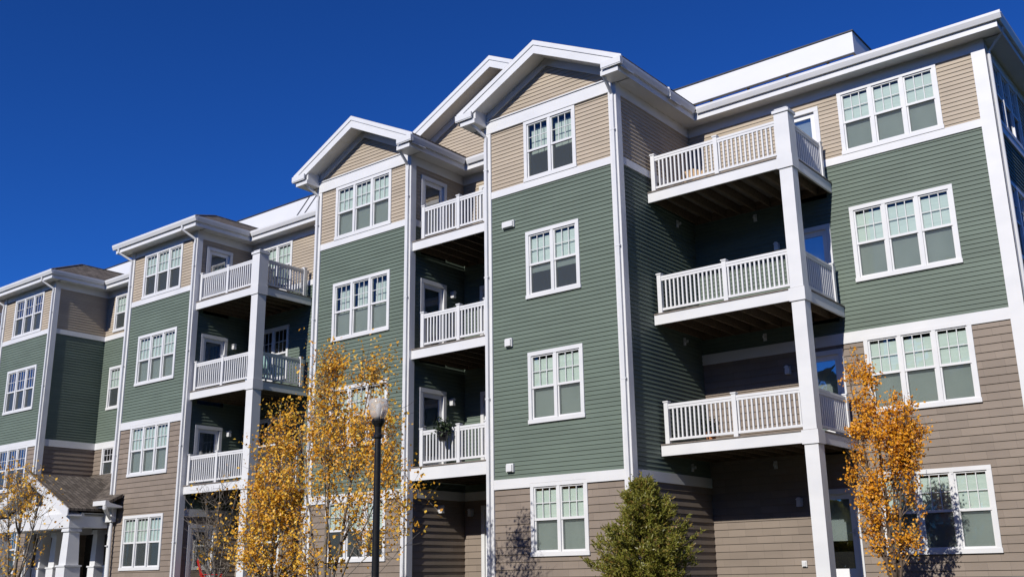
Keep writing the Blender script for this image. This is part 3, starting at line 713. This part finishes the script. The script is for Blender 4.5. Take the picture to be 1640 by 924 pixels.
def sprinkler(T, u, z):
    mb = MB(T); mb.box(u-.04, u+.04, .022, .05, z-.09, z+.09); mb.box(u-.02, u+.02, .05, .13, z-.03, z+.03); mb.build('sprinkler_head', 'fixture', B)
for z in (2.44, 5.50, 8.55):
    sprinkler(TB_, -10.32, z); sprinkler(side(XI), 21.95, z)
box_part('power_outlet', TB_, -9.88, -9.76, .13, .27, .06, 'fixture')

# ---- entrance porch
def porch():
    xc, hw, zp, yf = -35.4, 2.78, 3.70, 17.75
    zeave = 2.62; ye = 18.72
    roof = MB()
    slope = (4.06-zeave)/(Y2-ye)
    def slab(x0, x1): roof.prism([(ye, zeave), (Y2-.03, 4.06), (Y2-.03, 3.96), (ye, zeave-.10)], x0, x1, axis='x')
    slab(XR0+.03, -32.72); roof.prism([(ye, zeave), (YF-.07, zeave+slope*(YF-.07-ye)), (YF-.07, zeave-.1+slope*(YF-.07-ye)), (ye, zeave-.10)], -32.719, -31.98, axis='x')
    roof.prism([(ye, zeave), (YF-.07, zeave+slope*(YF-.07-ye)), (YF-.07, zeave-.1+slope*(YF-.07-ye)), (ye, zeave-.10)], -40.0, XR0+.029, axis='x')
    pr = roof.build('porch', 'shingle', B)
    g = MB()
    sl = (zp-2.40)/hw
    for s in (-1, 1):
        E_ = xc+s*hw
        g.prism([(xc, zp), (E_, 2.40), (E_, 2.32), (xc, zp-.08)], yf-.02, 20.4)
    g.build('gable_roof', 'shingle', pr)
    w = MB()
    for s in (-1, 1):
        E_ = xc+s*hw
        w.prism([(xc, zp-.03), (E_, 2.37), (E_, 2.17), (E_-s*.1, 2.12), (xc, zp-.34)], yf-.06, yf-.021)
        w.prism([(xc, zp-.26), (E_, 2.14), (E_, 2.18), (xc, zp-.22)], yf-.02, yf+.45)
    w.build('rake_fascia', 'white', pr)
    # gable panel with its vent, and the beam under it
    b = MB(); zb0, zb1 = 1.78, 2.16
    b.prism([(xc-2.0, zb1+.08), (xc+2.0, zb1+.08), (xc+2.0, 2.30), (xc, zp-.30), (xc-2.0, 2.30)], yf+.40, yf+.46)
    b.build('gable_panel', 'white', pr)
    v = MB(); v.prism([(xc-.2, 2.62), (xc+.2, 2.62), (xc+.2, 2.95), (xc, 3.1), (xc-.2, 2.95)], yf+.37, yf+.40); v.build('gable_vent', 'black', pr)
    bm_ = MB(); bm_.box(xc-2.62, xc+2.62, yf+.12, yf+.62, zb0, zb1+.08); bm_.box(xc-2.62, xc-2.12, yf+.62, 21.4, zb0+.02, zb1); bm_.box(xc+2.12, xc+2.62, yf+.62, YF-.07, zb0+.02, zb1)
    bm_.box(xc+2.62, -32.30, YF-.24, YF-.07, zb0+.2, zeave-.2); bm_.box(-40, xc-2.62, YF-.24, YF-.07, zb0+.2, zeave-.2)
    bm_.build('beam', 'white', pr)
    cl = MB(); cl.box(XR0+.06, XL1-.06, yf+.5, Y2-.05, zb1+.081, zb1+.11); cl.build('ceiling', 'white', pr)
    for x, y, r in ((xc+2.37, yf+.37, .27), (xc-2.37, yf+.37, .27), (xc+1.25, yf+2.0, .2), (xc-1.45, yf+2.0, .24), (xc+2.37, yf+1.95, .22), (xc-2.37, yf+1.95, .24)):
        c = MB(); k = r*.82
        c.box(x-r, x+r, y-r, y+r, ZG, .55); c.box(x-r-.03, x+r+.03, y-r-.03, y+r+.03, .55, .60)
        i = len(c.v)
        c.v += [(x-k, y-k, .60), (x+k, y-k, .60), (x+k, y+k, .60), (x-k, y+k, .60)]; k2 = k*.82
        c.v += [(x-k2, y-k2, zb0-.12), (x+k2, y-k2, zb0-.12), (x+k2, y+k2, zb0-.12), (x-k2, y+k2, zb0-.12)]
        c.f += [(i, i+1, i+5, i+4), (i+1, i+2, i+6, i+5), (i+2, i+3, i+7, i+6), (i+3, i, i+4, i+7)]
        c.box(x-k2-.05, x+k2+.05, y-k2-.05, y+k2+.05, zb0-.12, zb0-.06); c.box(x-k, x+k, y-k, y+k, zb0-.06, zb0+.018)
        c.build('column', 'white', pr)
    gt = MB(); gt.box(xc+hw-.1, -31.98, ye-.12, ye-.001, zeave-.13, zeave+.02); gt.box(xc+hw-.1, -31.99, ye+.0, YF-.08, zeave-.20, zeave-.165)
    gt.prism([(ye-.12, zeave-.13), (ye-.08, zeave-.19), (YF-.08, zeave-.19), (YF-.08, zeave-.14), (ye+.06, zeave-.05), (ye-.02, zeave+.02), (ye-.12, zeave+.02)], -31.979, -31.95, axis='x')
    gt.build('gutter', 'white', pr); gt = MB(); gt.box(-40, xc-hw+.1, ye-.12, ye-.001, zeave-.13, zeave+.02)
    gt.build('gutter', 'white', pr)
    dp = MB(); dp.tube([(-32.06, ye-.06, zeave-.12), (-32.06, ye-.06, zeave-.22), (-32.2, ye+.10, zeave-.34), (-32.42, YF-.15, zeave-.62), (-32.42, YF-.13, -.2)], [.075, .075, .065, .05, .05], 10)
    dp.build('downspout', 'drain', pr)
    st = MB(); st.box(XR0, XL1, Y2-.03, Y2-.005, ZG, 1.9); st.build('entry_dark_sheet', 'dark', pr)  # dark sheet standing in for the shade of the entrance behind the columns
    fl = MB(); fl.box(xc-3, xc+3, yf-.1, Y2-.05, ZG-.05, -.13); fl.build('floor_slab', 'concrete', pr)
porch()

# ------------------------------------------------------------------ street lamp
lx, ly = -12.40, 12.0
lz = ground_z(lx, ly)
L = thing('street_lamp', (lx, ly, lz), 'black post top street lamp with a pale frosted glass head, standing before the yellow tree', 'street lamp')
pm = MB(); pm.lathe(lx, ly, [(.15, lz), (.15, lz+.08), (.12, lz+.12), (.12, lz+.5), (.085, lz+.6), (.062, lz+.68), (.055, lz+2.6), (.05, 2.25)], 18); pm.build('pole', 'black', L, smooth=False)
cm = MB(); cm.lathe(lx, ly, [(.05, 2.24), (.075, 2.27), (.075, 2.31), (.055, 2.34), (.06, 2.44), (.10, 2.50), (.115, 2.54), (.115, 2.57), (.08, 2.575)], 18); cm.build('fitter', 'black', L)
gm = MB(); gm.lathe(lx, ly, [(.08, 2.575), (.115, 2.60), (.14, 2.66), (.160, 2.75), (.168, 2.84), (.160, 2.89), (.12, 2.91), (.05, 2.92)], 24); gm.build('lamp_glass', 'lampglass', L, smooth=True)
bb = MB(); bb.lathe(lx, ly, [(.03, 2.576), (.03, 2.66), (.05, 2.70), (.05, 2.80), (.02, 2.84)], 12); bb.build('bulb', 'white', L, smooth=True)

# ------------------------------------------------------------------ trees
def rnd(a, b): return random.uniform(a, b)
def leaf(mb, p, size, asp=0.75, nrm=None):
    n = nrm or Vector((rnd(-1, 1), rnd(-1, 1), rnd(-1, 1))).normalized()
    a = n.orthogonal().normalized(); w = rnd(0, 6.28)
    a = Matrix.Rotation(w, 3, n) @ a; b = n.cross(a)
    a = a*size*.5; b = b*size*.5*asp; f = n*size*.12
    i = len(mb.v)
    mb.v += [tuple(p-a), tuple(p-b*1.0+f), tuple(p+a), tuple(p+b*1.0+f)]
    mb.f.append((i, i+1, i+2, i+3))
def broadleaf(x, y, h, trunks, lobes, nleaf, label, group, mat='leaf', seed=1, leafsize=.075, bark='bark', nbranch=60, bare=0, spread=.35, crown_bottom=.25, clus=.16):
    """trunks: (dx, dy, lean x, lean y, height, radius); lobes: (cx, cy, cz, rx, ry, rz, weight) ellipsoids, relative to the base"""
    random.seed(seed)
    z0 = ground_z(x, y); T0 = Vector((x, y, z0))
    root = thing('tree', (x, y, z0), label, 'tree', group)
    tr = MB(); tips = []
    paths = []
    for dx, dy, lx_, ly_, hh, r in trunks:
        pts = []; n = 9
        for i in range(n):
            f = i/(n-1)
            pts.append(T0+Vector((dx+lx_*f+rnd(-.03, .03), dy+ly_*f+rnd(-.03, .03), hh*f-.05)))
        tr.tube(pts, [r*(1-.85*(i/(n-1))) for i in range(n)], 7); paths.append((pts, r))
    br_ = MB()
    def inside(p):
        q = p-T0
        for cx, cy, cz, rx, ry, rz, w in lobes:
            if ((q.x-cx)/rx)**2+((q.y-cy)/ry)**2+((q.z-cz)/rz)**2 < 1: return True
        return False
    anchors = []
    tot = sum(l[6] for l in lobes)
    for k in range(nbranch+bare):
        # aim at a random point of a lobe, leave the nearest trunk lower down
        r_ = rnd(0, tot)
        for lb in lobes:
            r_ -= lb[6]
            if r_ <= 0: break
        while True:
            v = Vector((rnd(-1, 1), rnd(-1, 1), rnd(-1, 1)))
            if v.length < 1: break
        tgt = T0+Vector((lb[0]+v.x*lb[3], lb[1]+v.y*lb[4], lb[2]+v.z*lb[5]))
        best = None
        for pts, r in paths:
            for i, p in enumerate(pts[1:-1]):
                hz = math.hypot(tgt.x-p.x, tgt.y-p.y)
                want = tgt.z-hz*rnd(1.3, 2.2)-.15
                c = abs(p.z-want)+hz*.6
                if best is None or c < best[0]: best = (c, p, r*(1-.85*(i+1)/8))
        p0 = best[1]; r0 = min(best[2]*.55, .022)
        mid = p0.lerp(tgt, .5)+Vector((rnd(-.06, .06), rnd(-.06, .06), -.10*(tgt-p0).length))
        seg = [p0, p0.lerp(mid, .5)+Vector((rnd(-.02, .02), rnd(-.02, .02), 0)), mid, mid.lerp(tgt, .5)+Vector((rnd(-.03, .03), rnd(-.03, .03), 0)), tgt]
        br_.tube(seg, [r0, r0*.8, r0*.6, r0*.4, .003], 4, False)
        # twigs
        for j in range(7):
            f = rnd(.35, 1.0); ii = min(int(f*4), 3); q = seg[ii].lerp(seg[ii+1], f*4-ii)
            e_ = q+Vector((rnd(-spread, spread), rnd(-spread, spread), rnd(.0, spread*1.1)))
            br_.tube([q, q.lerp(e_, .5)+Vector((0, 0, -.02)), e_], [.006, .004, .002], 3, False)
            if k < nbranch: anchors += [(q.lerp(e_, g_)) for g_ in (.4, .7, 1.0)]
        if k < nbranch: anchors += [seg[3], seg[4], seg[3].lerp(seg[4], .5)]
    lf = MB(); n = 0
    wts = [rnd(.1, 1)**2 for _ in anchors]
    picks = random.choices(anchors, wts, k=nleaf)
    for a in picks:
        p = a+Vector((random.gauss(0, clus*.55), random.gauss(0, clus*.55), random.gauss(0, clus*.6)))
        nn = Vector((rnd(-1, 1)-.05, rnd(-1, 1)-.55, rnd(-1, 1)+.35)).normalized()   # leaves turn towards the light
        leaf(lf, p, leafsize*rnd(.6, 1.3), nrm=nn)
    tr.build('trunk', bark, root, smooth=True, recalc=False); br_.build('branches', bark, root, recalc=False); lf.build('crown', mat, root, recalc=False)
    return root
GT = 'young trees in autumn leaf before the building'
# slim tree before the second bay, the lamp stands before it
broadleaf(-15.9, 14.0, 5, [(0, 0, .15, 0, 5.0, .045), (.10, .1, -.45, .1, 4.4, .035), (.18, 0, 1.05, 0, 4.7, .04), (-.1, 0, -.9, .1, 3.6, .03), (.2, 0, 1.9, 0, 3.2, .025)],
          [(-.05, 0, 4.0, .62, .5, 1.15, 2.6), (.05, 0, 3.0, .85, .6, .9, 1.5), (1.42, 0, 3.7, .58, .5, 1.25, 2.6), (1.0, 0, 2.5, .7, .5, .8, .8), (2.2, 0, 1.9, .85, .5, .75, .75), (1.6, 0, 1.2, 1.1, .6, .8, .7), (.0, 0, 1.3, 1.0, .6, 1.0, .8), (.1, 0, 5.0, .25, .3, .35, .25)],
          8800, 'yellow leaved multi stemmed tree behind the street lamp, its top reaching the third floor', GT, seed=3, nbranch=110, bare=20, leafsize=.068)
broadleaf(-17.75, 14.2, 4, [(0, 0, .1, 0, 4.0, .045), (-.1, .05, -.8, .1, 3.4, .032), (.1, 0, .6, 0, 3.6, .032)],
          [(-.1, 0, 2.6, .75, .6, 1.15, 2.2), (.4, 0, 3.0, .6, .5, .9, 1.2), (.2, 0, 1.2, 1.0, .6, 1.1, 1.8), (-1.0, 0, 1.5, .65, .5, .65, .8), (.15, 0, 3.8, .4, .3, .45, .45), (-1.25, 0, 2.2, .2, .2, .4, .2)],
          7800, 'yellow leaved tree just left of the lamp tree, before the lower corner balconies', GT, seed=8, nbranch=90, bare=16, leafsize=.068)
# almost bare twiggy tree
broadleaf(-20.6, 14.8, 3, [(0, 0, .1, 0, 2.6, .03), (.05, 0, -.5, 0, 2.3, .022), (0, .05, .7, 0, 2.5, .022)],
          [(0, 0, 1.9, 1.3, .6, 1.0, 3), (.6, 0, 1.2, .9, .5, .8, 1)], 150, 'nearly bare twiggy tree with a few orange leaves before the first corner balconies', GT, seed=5, nbranch=26, bare=30)
# tree at the left edge
broadleaf(-27.5, 13.6, 4, [(0, 0, .2, 0, 3.6, .06), (0, 0, -.9, 0, 3.2, .045), (.05, 0, 1.1, 0, 3.0, .04)],
          [(-.5, 0, 3.15, .8, .6, .55, 2.4), (.45, 0, 2.9, .55, .5, .55, 1.6), (.75, 0, 2.3, .6, .5, .4, .6), (.7, 0, 1.1, .9, .6, .6, .45), (-.8, 0, 1.7, .9, .7, 1.4, 2.8), (1.4, 0, 2.35, .45, .4, .3, .3)],
          1500, 'orange leaved tree at the left edge, reaching over the entrance porch gable', GT, seed=21, nbranch=48, bare=5, spread=.45)
# columnar tree before the right section
broadleaf(-6.95, 20.3, 5, [(0, 0, -.05, 0, 4.3, .05), (.06, 0, .5, 0, 3.7, .035), (-.05, 0, -.45, 0, 4.5, .035), (0, .05, .25, .1, 3.9, .03)],
          [(-.33, 0, 3.9, .27, .3, .95, 1.5), (-.05, 0, 2.9, .5, .45, 1.2, 1.3), (.48, 0, 2.95, .42, .4, .80, 2.8), (-.42, 0, 2.1, .32, .35, 1.1, 1.5), (.30, 0, 1.6, .5, .4, .9, .8), (.1, 0, .75, .45, .35, .55, .35)],
          9500, 'narrow orange tree with upright branches in front of the right hand windows', GT, mat='leaf_orange', seed=14, nbranch=120, bare=14, spread=.16, clus=.10, leafsize=.060, bark='darkbark')

# evergreen shrub
def juniper(x, y, label):
    random.seed(77); z0 = ground_z(x, y); root = thing('evergreen_shrub', (x, y, z0), label, 'shrub')
    tr = MB(); tr.tube([(x, y, z0-.05), (x+.03, y, z0+1), (x, y, z0+2.0)], [.08, .05, .01], 7); tr.build('trunk', 'darkbark', root, smooth=True)
    def rad(h):
        if h < .35: return .90+.06*h/.35
        if h < 1.10: return .96-.04*(h-.35)/.75
        if h < 1.32: return .92-.40*(h-1.10)/.22
        if h < 1.75: return .54-.12*(h-1.32)/.43
        return max(.03, .42*(1-(h-1.75)/.45))
    br_ = MB(); lf = MB()
    def spray(c, out, n_, size):
        for s in range(n_):
            d = (out+Vector((rnd(-.8, .8), rnd(-.8, .8), rnd(-.5, .9)))).normalized(); ln = rnd(.07, .17)*size
            st = c+Vector((rnd(-.08, .08), rnd(-.08, .08), rnd(-.07, .07)))*size
            for q in range(6):
                p = st+d*ln*q/5.0
                dd = (d+Vector((rnd(-.9, .9), rnd(-.9, .9), rnd(-.9, .9)))).normalized(); L_ = rnd(.035, .07); wv = dd.cross(Vector((rnd(-1, 1), rnd(-1, 1), rnd(-1, 1)))).normalized()*.012
                i = len(lf.v); lf.v += [tuple(p-wv), tuple(p+wv), tuple(p+dd*L_+wv*.4), tuple(p+dd*L_-wv*.4)]; lf.f.append((i, i+1, i+2, i+3))
    # boughs: each leaves the trunk, sweeps out and up, and carries sprays along its outer half
    for k in range(185):
        h = 2.10*rnd(0, 1)**.95; a = rnd(0, 6.283)
        rr = rad(h)*rnd(.55, 1.12)*(1+.12*math.sin(3*a+h*5)+.07*math.sin(5*a-7*h))
        tip = Vector((x+rr*math.cos(a), y+rr*math.sin(a), z0+.05+h))
        b0 = Vector((x, y, z0+max(.05, h-.25-rr*.45)))
        mid = b0.lerp(tip, .55)+Vector((0, 0, -.06))
        br_.tube([b0, mid, tip], [.014, .009, .003], 4, False)
        out = Vector((math.cos(a), math.sin(a), .8)).normalized()
        for f in (.35, .5, .62, .74, .85, .94, 1.0):
            p = mid.lerp(tip, (f-.35)/.65) if f > .35 else mid
            spray(p+Vector((rnd(-.05, .05), rnd(-.05, .05), rnd(-.05, .05))), out, 6, .85 if f < .95 else .7)
    # a few long loose shoots
    for a, h, r_ in ((2.9, 1.68, .66), (3.3, 1.25, .95), (.2, 1.42, .85), (.1, 1.1, 1.15), (3.0, 1.88, .36), (.4, 1.75, .5), (5.0, 2.12, .16), (3.0, 2.22, .12), (3.1, .95, 1.12), (.0, .8, 1.12)):
        tip = Vector((x+r_*math.cos(a), y+r_*math.sin(a)*.4, z0+h)); b0 = Vector((x, y, z0+h-.55))
        br_.tube([b0, b0.lerp(tip, .6)+Vector((0, 0, -.05)), tip], [.012, .007, .002], 4, False)
        for f in (.55, .7, .85, 1.0): spray(b0.lerp(tip, f), (tip-b0).normalized(), 4 if f < 1 else 3, .7)
    br_.build('branches', 'darkbark', root, recalc=False); lf.build('foliage', 'needle', root, recalc=False)
juniper(-10.98, 18.0, 'dense olive green evergreen shrub with a pointed top at the corner of the gabled bay')

# ------------------------------------------------------------------ things on the balconies
def chair(x, y, z, rot, mat, name, label, high=.95):
    root = thing(name, (x, y, z), label, 'chair')
    cs, sn = math.cos(rot), math.sin(rot)
    T = lambda a, b, c: (x+a*cs-b*sn, y+a*sn+b*cs, z+c)
    s = MB(T)
    for i in range(5): s.box(-.25, .25, -.25+i*.1, -.165+i*.1, .38-.012*i, .40-.012*i)
    s.build('seat', mat, root)
    b = MB(T)
    for i in range(5):
        u = -.25+i*.104; b.prism([(.22, .34), (.25, .33), (.45, high-.06*abs(i-2)/2), (.42, high+.01-.06*abs(i-2)/2)], u, u+.085, axis='x')
    b.build('backrest', mat, root)
    a = MB(T)
    for u in (-.34, .27): a.box(u, u+.07, -.28, .34, .56, .585)
    a.build('armrest', mat, root)
    for u in (-.31, .27):
        for v in (-.26, .22): l = MB(T); l.box(u, u+.045, v, v+.05, 0, .56); l.build('leg', mat, root)
    return root
chair(-26.1, 20.45, 5.98, R(200), 'aqua', 'garden_chair', 'pale aqua slatted chair on the third floor corner balcony beside the post')
chair(-26.35, 20.75, 8.99, R(175), 'darkfurn', 'garden_chair', 'dark wicker chair on the top corner balcony left of the tall post')
chair(-27.75, 19.9, ZG, R(150), 'red', 'garden_chair', 'bright red chair on the ground beneath the stacked corner balconies', 1.05)
chair(-11.3, 21.7, 8.99, R(35), 'tanwood', 'garden_chair', 'pale wooden chair behind the railing of the top right balcony')
sb = MB(); sb.box(-26.75, -26.45, 20.0, 20.3, 5.98, 6.22); sb.box(-26.78, -26.42, 19.97, 20.33, 6.22, 6.28)
tag(sb.build('storage_box', 'bluecloth', origin=(-26.6, 20.15, 5.98)), 'small blue lidded box on the balcony floor beside the aqua chair', 'box')
def pot_plant(x, y, z, r, label, mat='terracotta', hanging=False, seed=4):
    random.seed(seed); root = thing('potted_plant', (x, y, z), label, 'plant')
    p_ = MB(); p_.lathe(x, y, [(r*.62, z), (r*.95, z+r*1.3), (r*1.05, z+r*1.3), (r*1.05, z+r*1.5), (r*.9, z+r*1.5), (r*.85, z+r*1.35)], 16); p_.build('pot', mat, root)
    lf = MB()
    for i in range(420):
        v = Vector((random.gauss(0, .5), random.gauss(0, .5), random.gauss(0, .5)))*r*1.3
        leaf(lf, Vector((x, y, z+r*2.2))+v, .075)
    lf.build('foliage', 'dkgreen', root, recalc=False)
    return root
pot_plant(-17.50, YF+.02-.14, 3.32, .15, 'dark leafy basket hung on the outside of the second floor railing in the recess', 'black')
pot_plant(-10.95, 20.95, 2.87, .14, 'orange clay pot with a dark plant on the second floor right balcony')
